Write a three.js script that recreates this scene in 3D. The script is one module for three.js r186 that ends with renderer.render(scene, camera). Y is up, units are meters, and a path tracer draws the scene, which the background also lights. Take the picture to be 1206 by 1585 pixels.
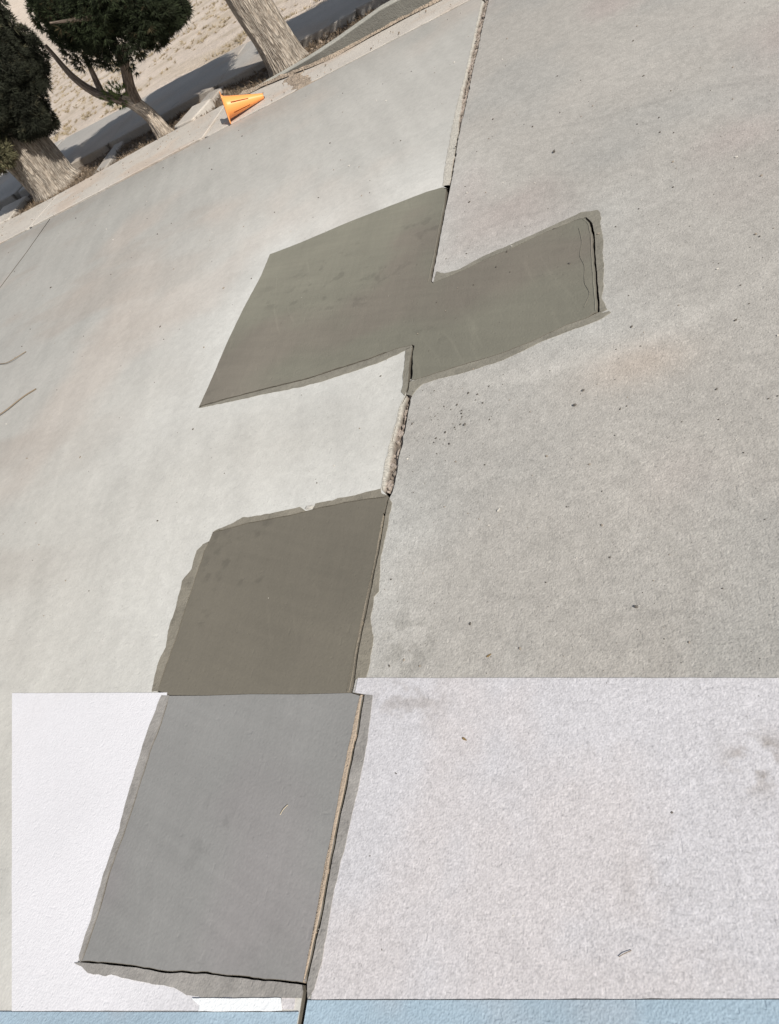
import * as THREE from 'three';
import { mergeGeometries, mergeVertices } from 'three/addons/utils/BufferGeometryUtils.js';

// ---------------------------------------------------------------- camera, sky, sun, exposure
const scene = new THREE.Scene();
const camera = new THREE.PerspectiveCamera(77.45, 779 / 1024, 0.05, 2000);
camera.position.set(0, 1.6, 0);
camera.up.set(0.14516166, 0.58171845, -0.80033227);
camera.lookAt(-0.43175395, 1.6 - 0.69057608, -0.5802527);

const SUN = new THREE.Vector3(0.64, 0.635, 0.432).normalize();
{                                                       // clear, slightly hazy desert sky: pale at the horizon, blue overhead, brighter round the sun
  const W = 512, H = 256, d = new Float32Array(W * H * 4), v = new THREE.Vector3();
  for (let j = 0, o = 0; j < H; j++) for (let i = 0; i < W; i++, o += 4) {
    const el = ((j + 0.5) / H - 0.5) * Math.PI, az = ((i + 0.5) / W - 0.5) * 2 * Math.PI;
    v.set(Math.cos(el) * Math.cos(az), Math.sin(el), Math.cos(el) * Math.sin(az));
    const up = Math.max(0, v.y), t = Math.pow(up, 0.55), cs = Math.max(0, v.dot(SUN)), glow = 0.35 * cs ** 24 + 0.18 * cs ** 5;
    d[o] = 0.48 + (0.17 - 0.48) * t + glow; d[o + 1] = 0.485 + (0.218 - 0.485) * t + glow * 0.96; d[o + 2] = 0.495 + (0.305 - 0.495) * t + glow * 0.9; d[o + 3] = 1;
  }
  const sky = new THREE.DataTexture(d, W, H, THREE.RGBAFormat, THREE.FloatType); sky.name = 'sky';
  sky.mapping = THREE.EquirectangularReflectionMapping; sky.magFilter = sky.minFilter = THREE.LinearFilter; sky.needsUpdate = true;
  scene.background = sky; scene.environment = sky;
}
const sun = new THREE.DirectionalLight(new THREE.Color(1, 0.957, 0.885), 4.4);
sun.name = 'sun';
sun.position.copy(SUN).multiplyScalar(40); sun.target.position.set(-4, 0, -5);
sun.position.add(sun.target.position);
sun.castShadow = true; sun.shadow.mapSize.set(4096, 4096);
Object.assign(sun.shadow.camera, { left: -16, right: 16, top: 16, bottom: -16, near: 1, far: 90 });
scene.add(sun, sun.target);
const renderer = new THREE.WebGLRenderer({ antialias: true });
renderer.setSize(779, 1024);
renderer.toneMapping = THREE.LinearToneMapping;
renderer.toneMappingExposure = 1.0;
renderer.shadowMap.enabled = true;

// ---------------------------------------------------------------- small tools
function rng(seed) { let a = seed >>> 0; return () => { a = (a + 0x6d2b79f5) | 0; let t = Math.imul(a ^ (a >>> 15), 1 | a); t = (t + Math.imul(t ^ (t >>> 7), 61 | t)) ^ t; return ((t ^ (t >>> 14)) >>> 0) / 4294967296; }; }
const NT = 256, TAB = new Float32Array(NT * NT); { const r = rng(77); for (let i = 0; i < TAB.length; i++) TAB[i] = r(); }
function vn(x, y) {                                    // value noise 0..1
  const xi = Math.floor(x), yi = Math.floor(y); let fx = x - xi, fy = y - yi;
  fx = fx * fx * (3 - 2 * fx); fy = fy * fy * (3 - 2 * fy);
  const a = xi & 255, b = (xi + 1) & 255, c = (yi & 255) << 8, d = ((yi + 1) & 255) << 8;
  const p = TAB[c + a], q = TAB[c + b], s = TAB[d + a], t = TAB[d + b];
  return p + (q - p) * fx + (s - p) * fy + (p - q - s + t) * fx * fy;
}
function fbm(x, y, n = 4) { let s = 0, a = 0.5, k = 0; for (let i = 0; i < n; i++) { s += a * vn(x, y); k += a; x = x * 2.03 + 17.3; y = y * 2.03 + 5.7; a *= 0.5; } return s / k; }
const sst = (a, b, x) => { const t = Math.min(1, Math.max(0, (x - a) / (b - a))); return t * t * (3 - 2 * t); };
const mix = (a, b, t) => a + (b - a) * t;
const mix3 = (a, b, t) => [a[0] + (b[0] - a[0]) * t, a[1] + (b[1] - a[1]) * t, a[2] + (b[2] - a[2]) * t];
const S8 = new Uint8Array(4097); for (let i = 0; i <= 4096; i++) { const l = i / 4096; S8[i] = Math.round(255 * (l <= 0.0031308 ? l * 12.92 : 1.055 * Math.pow(l, 1 / 2.4) - 0.055)); }
const enc = (l) => S8[Math.min(4096, Math.max(0, Math.round(l * 4096)))];
function colorTex(w, h, x0, z0, x1, z1, fn) {          // fn(x, z) in metres -> linear albedo
  const d = new Uint8Array(w * h * 4);
  for (let j = 0, o = 0; j < h; j++) { const z = z0 + (z1 - z0) * (j + 0.5) / h; for (let i = 0; i < w; i++, o += 4) { const c = fn(x0 + (x1 - x0) * (i + 0.5) / w, z); d[o] = enc(c[0]); d[o + 1] = enc(c[1]); d[o + 2] = enc(c[2]); d[o + 3] = 255; } }
  const t = new THREE.DataTexture(d, w, h); t.colorSpace = THREE.SRGBColorSpace; t.wrapS = t.wrapT = THREE.MirroredRepeatWrapping;
  t.magFilter = THREE.LinearFilter; t.minFilter = THREE.LinearMipmapLinearFilter; t.generateMipmaps = true; t.needsUpdate = true;
  t.repeat.set(1 / (x1 - x0), 1 / (z1 - z0)); t.offset.set(-x0 / (x1 - x0), -z0 / (z1 - z0));   // uv is in metres
  return t;
}
function heightTex(w, h, sx, sz, fn) {                 // fn(x, z) metres -> 0..1
  const d = new Uint8Array(w * h * 4);
  for (let j = 0, o = 0; j < h; j++) for (let i = 0; i < w; i++, o += 4) { const v = Math.min(255, Math.max(0, Math.round(255 * fn(sx * i / w, sz * j / h)))); d[o] = d[o + 1] = d[o + 2] = v; d[o + 3] = 255; }
  const t = new THREE.DataTexture(d, w, h); t.wrapS = t.wrapT = THREE.MirroredRepeatWrapping; t.magFilter = THREE.LinearFilter; t.minFilter = THREE.LinearMipmapLinearFilter; t.generateMipmaps = true; t.needsUpdate = true;
  t.repeat.set(1 / sx, 1 / sz); return t;
}
function uvMetres(g) { const p = g.attributes.position, u = new Float32Array(p.count * 2); for (let i = 0; i < p.count; i++) { u[2 * i] = p.getX(i) + p.getY(i) * 0.3; u[2 * i + 1] = p.getZ(i) - p.getY(i) * 0.7; } g.setAttribute('uv', new THREE.BufferAttribute(u, 2)); return g; }
const used = {};
function named(n) { const k = used[n] = (used[n] ?? -1) + 1; return k ? n + '_' + String(k).padStart(3, '0') : n; }
function mesh(name, g, m, parent = scene) { if (!Array.isArray(m)) g.clearGroups(); const o = new THREE.Mesh(g, m); o.name = parent === scene ? named(name) : name; o.castShadow = o.receiveShadow = true; parent.add(o); return o; }
function thing(name, label, category, at = [0, 0, 0], group) { const o = new THREE.Group(); o.name = named(name); o.position.set(...at); o.userData = { label, category }; if (group) o.userData.group = group; scene.add(o); return o; }
function tag(o, label, category, group) { o.userData.label = label; o.userData.category = category; if (group) o.userData.group = group; return o; }
function struct(name, label) { const o = new THREE.Group(); o.name = named(name); o.userData = { kind: 'structure', label }; scene.add(o); return o; }

// ---------------------------------------------------------------- outlines on the ground, x and z in metres
const OUT = {
  UL: [-1.019, -3.676, -1.052, -3.714, -1.157, -3.737, -1.402, -3.742, -1.694, -3.744, -2.055, -3.723, -2.301, -3.728, -2.291, -3.473, -2.315, -3.172, -2.321, -2.852, -2.311, -2.523, -2.308, -2.281, -2.074, -2.281, -1.805, -2.270, -1.608, -2.259, -1.452, -2.268, -1.253, -2.278, -1.135, -2.296, -1.046, -2.293],
  UR: [-1.045, -2.283, -1.033, -2.157, -1.022, -2.041, -0.995, -2.044, -0.791, -2.060, -0.609, -2.071, -0.489, -2.095, -0.354, -2.139, -0.270, -2.150, -0.230, -2.165, -0.227, -2.237, -0.230, -2.380, -0.231, -2.551, -0.228, -2.713, -0.236, -2.807, -0.259, -2.871, -0.305, -2.878, -0.444, -2.861, -0.605, -2.820, -0.741, -2.799, -0.837, -2.770, -0.912, -2.757, -0.996, -2.746],
  UJ: [-1.009, -2.769, -1.006, -3.010, -1.008, -3.250, -1.007, -3.489],
  J1L: [-1.040, -6.918, -1.043, -6.324, -1.048, -5.843, -1.053, -5.397, -1.064, -5.024, -1.070, -4.689, -1.069, -4.404, -1.064, -4.102, -1.053, -3.730],
  J1R: [-0.973, -6.887, -0.986, -6.308, -0.989, -5.823, -1.000, -5.362, -1.000, -5.001, -1.005, -4.687, -1.015, -4.302, -1.005, -4.022, -1.005, -3.732],
  J2L: [-1.029, -2.027, -1.028, -1.975, -1.045, -1.891, -1.045, -1.783, -1.053, -1.690, -1.056, -1.592, -1.053, -1.459],
  J2R: [-1.010, -2.020, -0.999, -1.946, -1.000, -1.829, -1.002, -1.677, -1.005, -1.554, -1.005, -1.437],
  LL: [-1.019, -1.421, -1.181, -1.428, -1.351, -1.422, -1.449, -1.411, -1.663, -1.409, -1.849, -1.390, -1.857, -1.296, -1.851, -1.167, -1.842, -1.031, -1.832, -0.906, -1.831, -0.786, -1.822, -0.689, -1.757, -0.671, -1.752, -0.590, -1.753, -0.472, -1.745, -0.353, -1.739, -0.226, -1.741, -0.129, -1.727, -0.012, -1.724, 0.101, -1.630, 0.095, -1.523, 0.086, -1.409, 0.084, -1.278, 0.067, -1.135, 0.060, -0.992, 0.049],
  LR: [-1.012, -1.414, -1.014, -1.299, -1.010, -1.165, -1.013, -1.069, -1.012, -0.977, -1.015, -0.869, -1.015, -0.778, -1.011, -0.710, -1.012, -0.665, -0.964, -0.656, -0.961, -0.569, -0.964, -0.470, -0.968, -0.356, -0.972, -0.257, -0.970, -0.143, -0.974, -0.039, -0.980, 0.045],
  SEAM: [-1.821, -0.687, -1.005, -0.663],
  S1: [-2.305, -2.275, -2.068, -2.255, -1.814, -2.235, -1.615, -2.215, -1.468, -2.215, -1.363, -2.223, -1.211, -2.235, -1.125, -2.256, -1.075, -2.268, -1.047, -2.275],
  S2: [-1.046, -2.288, -1.076, -2.273, -1.066, -2.169, -1.056, -2.060, -1.051, -1.986, -1.032, -1.964, -1.025, -2.022],
  S3: [-1.017, -2.007, -1.023, -1.965, -0.997, -1.949, -0.981, -1.983, -0.954, -2.010, -0.882, -2.016, -0.781, -2.013, -0.605, -2.030, -0.475, -2.074, -0.374, -2.100, -0.288, -2.110, -0.227, -2.123, -0.190, -2.147, -0.195, -2.157, -0.223, -2.157],
  S4: [-0.228, -2.164, -0.201, -2.171, -0.217, -2.245, -0.207, -2.368, -0.203, -2.522, -0.194, -2.677, -0.204, -2.766, -0.197, -2.868, -0.210, -2.904, -0.287, -2.927, -0.444, -2.888, -0.607, -2.854, -0.753, -2.833, -0.858, -2.787, -0.940, -2.793, -0.989, -2.835, -0.993, -2.750],
  S5: [-1.019, -1.424, -1.049, -1.439, -1.059, -1.463, -1.187, -1.454, -1.345, -1.447, -1.346, -1.428],
  S6: [-1.394, -1.424, -1.418, -1.444, -1.576, -1.437, -1.711, -1.441, -1.751, -1.418, -1.820, -1.406, -1.847, -1.393],
  S7: [-1.860, -1.339, -1.880, -1.335, -1.902, -1.303, -1.890, -1.209, -1.915, -1.163, -1.893, -1.024, -1.887, -0.931, -1.867, -0.863, -1.875, -0.798, -1.853, -0.688, -1.822, -0.689],
  S8: [-1.760, -0.671, -1.793, -0.674, -1.798, -0.561, -1.782, -0.362, -1.762, -0.232, -1.758, -0.105, -1.745, -0.002, -1.739, 0.091, -1.726, 0.099],
  S9: [-1.722, 0.101, -1.747, 0.107, -1.713, 0.110, -1.683, 0.121, -1.647, 0.122, -1.597, 0.112, -1.520, 0.114, -1.445, 0.113, -1.372, 0.110, -1.324, 0.119, -1.263, 0.114, -1.107, 0.091, -0.988, 0.074, -0.990, 0.050],
  S10: [-1.011, -1.407, -0.999, -1.381, -0.997, -1.265, -1.001, -1.153, -0.991, -1.087, -0.985, -1.013, -0.999, -0.995, -0.996, -0.916, -0.976, -0.849, -0.968, -0.757, -0.973, -0.705, -1.007, -0.706],
  S11: [-0.963, -0.654, -0.939, -0.655, -0.929, -0.503, -0.933, -0.387, -0.941, -0.293, -0.946, -0.204, -0.952, -0.114, -0.950, -0.037, -0.951, 0.003, -0.959, 0.055, -0.971, 0.071, -0.980, 0.046],
  WU: [-1.021, -1.341, -1.019, -1.213, -1.022, -1.091, -1.026, -0.945, -1.031, -0.832, -1.033, -0.753, -1.033, -0.668],
  WL: [-0.981, -0.656, -0.986, -0.552, -0.991, -0.400, -0.989, -0.296, -0.994, -0.200, -0.992, -0.122, -0.991, -0.037, -0.989, 0.038],
  PALEL: [-2.653, -0.701, -1.772, -0.682, -1.764, -0.590, -1.760, -0.350, -1.754, -0.130, -1.739, -0.010, -1.737, 0.104, -1.520, 0.098, -1.405, 0.094, -1.275, 0.078, -1.006, 0.058, -1.004, 0.098, -1.282, 0.142, -1.921, 0.241],
  PALER: [-1.000, -0.710, -0.678, -0.699, 0.107, -0.672, 0.001, -0.072, -0.962, 0.072, -0.966, 0.045, -0.962, -0.040, -0.956, -0.257, -0.948, -0.569, -0.952, -0.655, -1.000, -0.664],
  WHITE: [-1.302, 0.121, -1.041, 0.082, -1.034, 0.105, -1.272, 0.142, -1.273, 0.131],
  BLUE: [-2.133, 0.274, -1.282, 0.143, -0.978, 0.098, -0.957, 0.070, 0.001, -0.072],
  CTRL: [-6.874, -7.207, -6.711, -6.242, -6.610, -5.506],
};
for (const k in OUT) { const a = OUT[k], p = []; for (let i = 0; i < a.length; i += 2) p.push([a[i], a[i + 1]]); OUT[k] = p; }
// an open line, subdivided and roughened by noise that depends only on the place, so shared edges stay shared
function rough(p, amp = 0.003, step = 0.016, f = 28) {
  const o = [];
  for (let i = 0; i < p.length - 1; i++) { const n = Math.max(1, Math.round(Math.hypot(p[i + 1][0] - p[i][0], p[i + 1][1] - p[i][1]) / step)); for (let k = 0; k < n; k++) o.push([mix(p[i][0], p[i + 1][0], k / n), mix(p[i][1], p[i + 1][1], k / n)]); }
  o.push(p[p.length - 1]);
  return o.map(([x, z]) => [x + (fbm(x * f, z * f, 3) - 0.5) * 2 * amp, z + (fbm(x * f + 40, z * f + 90, 3) - 0.5) * 2 * amp]);
}
const rev = (p) => p.slice().reverse();
function area(p) { let s = 0; for (let i = 0; i < p.length; i++) { const a = p[i], b = p[(i + 1) % p.length]; s += a[0] * b[1] - b[0] * a[1]; } return s / 2; }
function inset(p, gap) {                                // moves a closed outline inwards by gap(x, z)
  const s = area(p) > 0 ? 1 : -1, n = p.length;
  return p.map((c, i) => { const a = p[(i + n - 1) % n], b = p[(i + 1) % n], dx = b[0] - a[0], dz = b[1] - a[1], l = Math.hypot(dx, dz) || 1, g = gap(c[0], c[1]); return [c[0] - s * dz / l * g, c[1] + s * dx / l * g]; });
}
function slab(p, top, thick, bevel = 0.003) {           // a slab with a chamfered upper edge from a closed outline; group 0 is the top, group 1 the sides
  const q = []; for (const c of p) { const l = q[q.length - 1]; if (!l || Math.hypot(c[0] - l[0], c[1] - l[1]) > 0.004) q.push(c); }
  if (Math.hypot(q[0][0] - q[q.length - 1][0], q[0][1] - q[q.length - 1][1]) < 0.004) q.pop();
  if (area(q) > 0) q.reverse();                          // clockwise in x, z is counter-clockwise seen from above
  const n = q.length, c = bevel ? inset(q, () => bevel) : q, pos = [], top0 = [], side = [];
  const tri = THREE.ShapeUtils.triangulateShape(c.map(([x, z]) => new THREE.Vector2(x, -z)), []);
  for (const [x, z] of c) pos.push(x, top, z);
  for (const t of tri) top0.push(t[0], t[1], t[2]);
  const ring = (pts, y) => { const at = pos.length / 3; for (const [x, z] of pts) pos.push(x, y, z); return at; };
  const band = (a, b) => { for (let i = 0; i < n; i++) { const k = (i + 1) % n; side.push(a + i, b + i, a + k, a + k, b + i, b + k); } };
  let a = ring(c, top), b;
  if (bevel) { b = ring(q, top - bevel); band(a, b); a = b; }
  a = ring(q, top - bevel); b = ring(q, top - thick); band(a, b);
  const g = new THREE.BufferGeometry(); g.setAttribute('position', new THREE.Float32BufferAttribute(pos, 3)); g.setIndex([...top0, ...side]);
  g.addGroup(0, top0.length, 0); g.addGroup(top0.length, side.length, 1); g.computeVertexNormals(); { const nn = g.attributes.normal; for (let i = 0; i < n; i++) nn.setXYZ(i, 0, 1, 0); } return uvMetres(g);
}
function box(w, h, d, b = 0.01) {                      // bevelled box standing on y = 0
  const s = new THREE.Shape([new THREE.Vector2(-w / 2, -d / 2), new THREE.Vector2(w / 2, -d / 2), new THREE.Vector2(w / 2, d / 2), new THREE.Vector2(-w / 2, d / 2)]);
  const g = new THREE.ExtrudeGeometry(s, { depth: h - 2 * b, bevelEnabled: true, bevelSize: b, bevelOffset: -b, bevelThickness: b, bevelSegments: 2 });
  g.rotateX(-Math.PI / 2); g.translate(0, b, 0); return g;
}

// ---------------------------------------------------------------- concrete materials
const speck = (x, z, f, t) => sst(t, t + 0.12, vn(x * f, z * f));
const cream = [0.47, 0.44, 0.385];
function distToPatches(x, z) {                         // rough distance to the two patches, for the cement wash round them
  const d = (x0, x1, z0, z1) => Math.hypot(Math.max(x0 - x, 0, x - x1), Math.max(z0 - z, 0, z - z1));
  return Math.min(d(-2.3, -1, -3.72, -2.28), d(-1, -0.22, -2.85, -2.08), d(-1.85, -1, -1.4, 0.08));
}
function oldConcrete(x, z, right) {
  const big = fbm(x * 0.7 + 3, z * 0.7 + 1, 4), mid = fbm(x * 3.1 + 11, z * 3.1, 4), fine = fbm(x * 34, z * 34, 3);
  let c = right ? [0.440, 0.410, 0.368] : mix3([0.50, 0.478, 0.435], [0.575, 0.548, 0.494], sst(-3.6, -1.6, z));
  c = mix3(c, right ? [0.445, 0.385, 0.35] : [0.55, 0.49, 0.43], sst(0.50, 0.75, fbm(x * 1.1 + 31, z * 1.1 + 7, 3)) * 0.8);   // pinkish soil film
  c = mix3(c, right ? [0.395, 0.379, 0.348] : [0.495, 0.477, 0.435], sst(0.52, 0.78, fbm(x * 1.4 + 71, z * 1.4 + 17, 3)) * 0.7);     // greyer bare cement
  const streak = fbm((x * 0.35 + z) * 1.5, (x - z * 0.35) * 9, 4);                                  // trowel and drag marks
  let k = 0.87 + 0.16 * big + 0.09 * (mid - 0.5) + (right ? 0.09 : 0.15) * (streak - 0.5);
  const wash = Math.exp(-distToPatches(x, z) / (right ? 0.22 : 0.5)) * (0.6 + 0.8 * mid);
  c = mix3(c, right ? [0.53, 0.52, 0.485] : [0.66, 0.645, 0.60], Math.min(1, wash * (right ? 0.55 : 0.8)));
  const grain = right ? 0.25 : 0.15;
  k *= 1 + grain * (fine - 0.5) + (right ? 0.30 : 0.14) * (vn(x * 400, z * 400) - 0.5) + (right ? 0.15 : 0.05) * (vn(x * 150, z * 150) - 0.5);
  const pale = speck(x + 5, z, 170, 0.8) * (right ? 0.16 : 0.06), dark = speck(x, z + 9, 210, 0.84) * (right ? 0.26 : 0.14) + speck(x + 2, z + 1, 85, 0.93) * 0.25;
  k *= 1 + pale - dark;
  if (!right) {                                        // darker sweep of dirt at the far left and along the kerb
    k *= 1 - 0.15 * sst(-2.6, -5.5, x) - 0.10 * sst(-6.2, -7.1, z) * (0.5 + mid);
    c = mix3(c, [0.46, 0.40, 0.345], 0.5 * sst(0.5, 0.72, fbm(x * 0.9 + 2, z * 2.2 + 13, 4)) * sst(-2.2, -4.2, x));
  } else {
    const arc = Math.abs(z + 3.94 - 0.36 * (x + 0.51) + 0.02 * Math.sin(x * 7));                    // faint curved drag mark
    k *= 1 - 0.10 * Math.exp(-arc * arc / 0.0005) * sst(-0.75, -0.2, x);
    const smudge = Math.exp(-((x + 0.86) ** 2 / 0.012 + (z + 0.80) ** 2 / 0.02)) * sst(0.4, 0.65, fbm(x * 26, z * 26, 3));
    c = mix3(c, [0.26, 0.245, 0.215], 0.55 * smudge);
    const sweep = Math.abs(z + 1.93 + 0.22 * (x + 0.4) ** 2 * 2 - 0.03);                             // pale trowel sweep below the patch
    k *= 1 + 0.10 * Math.exp(-sweep * sweep / 0.002) * sst(-0.9, -0.6, x);
    c = mix3(c, [0.50, 0.40, 0.32], 0.45 * Math.exp(-((x + 0.12) ** 2 / 0.03 + (z + 1.82) ** 2 / 0.012)) * (0.5 + mid));
  }
  return [c[0] * k, c[1] * k, c[2] * k];
}
function brightenedConcrete(x, z) {  // old concrete recoloured brighter to carry the exposure step
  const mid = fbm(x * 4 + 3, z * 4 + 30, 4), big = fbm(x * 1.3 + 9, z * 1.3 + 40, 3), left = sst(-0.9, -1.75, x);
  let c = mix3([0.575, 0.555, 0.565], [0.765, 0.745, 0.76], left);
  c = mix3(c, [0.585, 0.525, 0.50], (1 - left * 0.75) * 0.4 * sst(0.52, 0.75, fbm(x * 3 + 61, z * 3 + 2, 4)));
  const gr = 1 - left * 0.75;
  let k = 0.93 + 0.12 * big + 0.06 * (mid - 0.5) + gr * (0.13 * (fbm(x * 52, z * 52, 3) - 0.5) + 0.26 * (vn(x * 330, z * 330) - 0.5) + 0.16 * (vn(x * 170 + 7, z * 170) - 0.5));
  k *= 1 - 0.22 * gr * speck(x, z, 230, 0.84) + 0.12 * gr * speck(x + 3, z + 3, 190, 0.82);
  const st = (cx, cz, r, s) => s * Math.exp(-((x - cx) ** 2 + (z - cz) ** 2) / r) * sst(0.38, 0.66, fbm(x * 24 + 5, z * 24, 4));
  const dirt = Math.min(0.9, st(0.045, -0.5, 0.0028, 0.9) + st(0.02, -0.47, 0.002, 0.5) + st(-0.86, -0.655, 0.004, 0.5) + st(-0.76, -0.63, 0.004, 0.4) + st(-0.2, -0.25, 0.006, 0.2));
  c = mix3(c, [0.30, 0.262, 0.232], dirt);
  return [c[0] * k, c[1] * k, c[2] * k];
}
const stdMat = (o) => new THREE.MeshStandardMaterial({ roughness: 0.9, metalness: 0, ...o });
const grit = heightTex(1024, 1024, 1.05, 1.05, (x, z) => 0.5 * vn(x * 330, z * 330) + 0.3 * vn(x * 160, z * 160) + 0.2 * fbm(x * 40, z * 40, 3) - 0.5 * speck(x, z, 90, 0.86));
const smooth = heightTex(1536, 1536, 2.3, 2.3, (x, z) => -0.4 * speck(x + 3, z + 3, 62, 0.93) + 0.55 * fbm(x * 6, z * 9, 4) + 0.25 * fbm((x + z * 0.4) * 3, (z - x * 0.4) * 40, 3) + 0.2 * vn(x * 160, z * 160) - 0.35 * speck(x, z, 46, 0.9));
const leftTex = colorTex(2048, 2048, -9.2, -7.3, -1.0, 0.6, (x, z) => oldConcrete(x, z, false));
const rightTex = colorTex(1536, 2048, -1.06, -7.3, 1.3, -0.4, (x, z) => oldConcrete(x, z, true));
const M = {
  left: stdMat({ map: leftTex, bumpMap: smooth, bumpScale: 0.0022, roughness: 0.85 }),
  right: stdMat({ map: rightTex, bumpMap: grit, bumpScale: 0.0015, roughness: 0.93 }),
  pale: stdMat({ map: colorTex(2048, 768, -2.7, -0.75, 0.5, 0.45, brightenedConcrete), bumpMap: grit, bumpScale: 0.0011, roughness: 0.9 }),
};
M.cut = stdMat({ color: new THREE.Color(0.15, 0.132, 0.105), bumpMap: grit, bumpScale: 0.003 });
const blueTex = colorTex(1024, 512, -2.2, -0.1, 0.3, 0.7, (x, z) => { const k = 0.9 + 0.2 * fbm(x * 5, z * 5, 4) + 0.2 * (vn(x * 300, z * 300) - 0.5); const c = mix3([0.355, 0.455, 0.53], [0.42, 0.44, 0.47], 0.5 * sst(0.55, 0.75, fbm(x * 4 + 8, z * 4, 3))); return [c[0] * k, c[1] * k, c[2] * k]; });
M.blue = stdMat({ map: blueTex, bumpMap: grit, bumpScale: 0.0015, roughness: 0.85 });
function freshConcrete(base, tint) {
  return (x, z) => {
    const big = fbm(x * 1.6 + 8, z * 1.6 + 3, 3), mid = fbm(x * 6, z * 6, 4), tr = fbm((x * 0.9 + z * 0.3) * 5 + 4, (z * 0.9 - x * 0.3) * 46, 4), tv = fbm(x * 60, z * 3.5, 3);
    let k = 0.80 + 0.26 * big + 0.12 * (mid - 0.5) + 0.10 * (tr - 0.5) + 0.07 * (tv - 0.5) + 0.06 * (vn(x * 260, z * 260) - 0.5);
    let c = mix3(base, tint, sst(0.45, 0.7, fbm(x * 1.9 + 50, z * 1.9 + 20, 3)));
    const wx = x + 0.12 * fbm(z * 3, x * 3, 2), wipe = sst(0.6, 0.85, fbm((wx * 0.35 + z) * 2 + 70, (wx - z * 0.35) * 42 + 12, 4)) * sst(0.45, 0.7, fbm(x * 2.4, z * 2.4 + 8, 3));
    k *= 1 + 0.10 * wipe + 0.4 * speck(x + 1, z + 2, 78, 0.95) - 0.5 * speck(x + 7, z + 4, 71, 0.945) + 0.05 * (vn(x * 420, z * 420) - 0.5) - 0.16 * sst(0.6, 0.8, fbm(x * 18, z * 18 + 5, 4)) * sst(0.5, 0.7, fbm(x * 3 + 9, z * 3, 3));
    return [c[0] * k, c[1] * k, c[2] * k];
  };
}
const fb1 = freshConcrete([0.200, 0.188, 0.146], [0.198, 0.175, 0.140]), fb2 = freshConcrete([0.178, 0.158, 0.122], [0.184, 0.156, 0.126]), fb3 = freshConcrete([0.275, 0.268, 0.255], [0.285, 0.268, 0.26]);
M.patch = stdMat({  map: colorTex(1280, 1024, -2.36, -3.8, -0.2, -2.0, (x, z) => { const far = sst(-2.6, -3.4, z) * sst(-0.8, -1.3, x); const c = fb1(x, z); return c.map((v) => v * (1 + 0.2 * far + 0.13 * sst(-0.9, -1.4, x))); }), bumpMap: smooth, bumpScale: 0.0028, roughness: 0.72 });
M.damp = stdMat({ map: colorTex(768, 768, -1.9, -1.45, -0.95, -0.6, fb2), bumpMap: smooth, bumpScale: 0.002, roughness: 0.7 });
M.dry = stdMat({ map: colorTex(768, 768, -1.85, -0.75, -0.9, 0.15, fb3), bumpMap: smooth, bumpScale: 0.002, roughness: 0.75 });  // brightened copy of the brown patch mix, for the exposure step
const smearFn = (base) => (x, z) => { const k = 0.66 + 0.4 * fbm(x * 14, z * 14, 4) + 0.3 * fbm(x * 50, z * 50, 3) - 0.25 * speck(x, z, 90, 0.88) + 0.2 * (vn(x * 200, z * 200) - 0.5); return base.map((v) => v * k); };
M.smear = stdMat({ map: colorTex(1024, 1024, -2.36, -3.0, -0.15, -1.3, smearFn([0.232, 0.213, 0.172])), bumpMap: grit, bumpScale: 0.0016, roughness: 0.9 });
M.smearDamp = stdMat({ map: colorTex(512, 512, -1.95, -1.5, -0.95, -0.65, smearFn([0.230, 0.206, 0.163])), bumpMap: grit, bumpScale: 0.0016, roughness: 0.9 });
M.smearBrightened = stdMat({ map: colorTex(512, 512, -1.85, -0.7, -0.9, 0.15, smearFn([0.305, 0.285, 0.262])), bumpMap: grit, bumpScale: 0.0014, roughness: 0.9 });  // smear colour lifted to follow the same brightness step
M.wood = stdMat({ map: colorTex(128, 1024, -1.05, -1.4, -0.95, 0.1, (x, z) => { const k = 0.8 + 0.4 * fbm(x * 300, z * 12, 4) - 0.3 * speck(x, z, 60, 0.85); return [0.43 * k, 0.34 * k, 0.255 * k]; }), bumpMap: grit, bumpScale: 0.003 });
M.woodDamp = stdMat({ map: colorTex(128, 1024, -1.05, -1.4, -0.95, -0.6, (x, z) => { const k = 0.8 + 0.4 * fbm(x * 200, z * 14, 4); return [0.285 * k, 0.24 * k, 0.18 * k]; }), bumpMap: grit, bumpScale: 0.003 });
const soilTex = colorTex(1024, 1024, 0, 0, 5, 5, (x, z) => { const k = 0.75 + 0.5 * fbm(x * 3, z * 3, 5) + 0.3 * (vn(x * 60, z * 60) - 0.5); return [0.16 * k, 0.122 * k, 0.09 * k]; });
const rubble = heightTex(1024, 1024, 1.9, 1.9, (x, z) => 0.5 * fbm(x * 16, z * 16, 4) + 0.5 * vn(x * 90, z * 90));
M.soil = stdMat({ map: soilTex, bumpMap: rubble, bumpScale: 0.03, roughness: 1 });
const sandTex = colorTex(2048, 2048, 0, 0, 14, 14, (x, z) => {
  const k = 0.84 + 0.26 * fbm(x * 1.3, z * 1.3, 5) + 0.22 * (vn(x * 38, z * 38) - 0.5) + 0.18 * (fbm(x * 9, z * 9, 3) - 0.5);
  const c = mix3([0.67, 0.565, 0.47], [0.56, 0.46, 0.35], 0.8 * sst(0.5, 0.72, fbm(x * 0.9 + 4, z * 2.1 + 9, 4))); return [c[0] * k, c[1] * k, c[2] * k]; });
M.sand = stdMat({ map: sandTex, bumpMap: rubble, bumpScale: 0.03, roughness: 1 });
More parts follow.
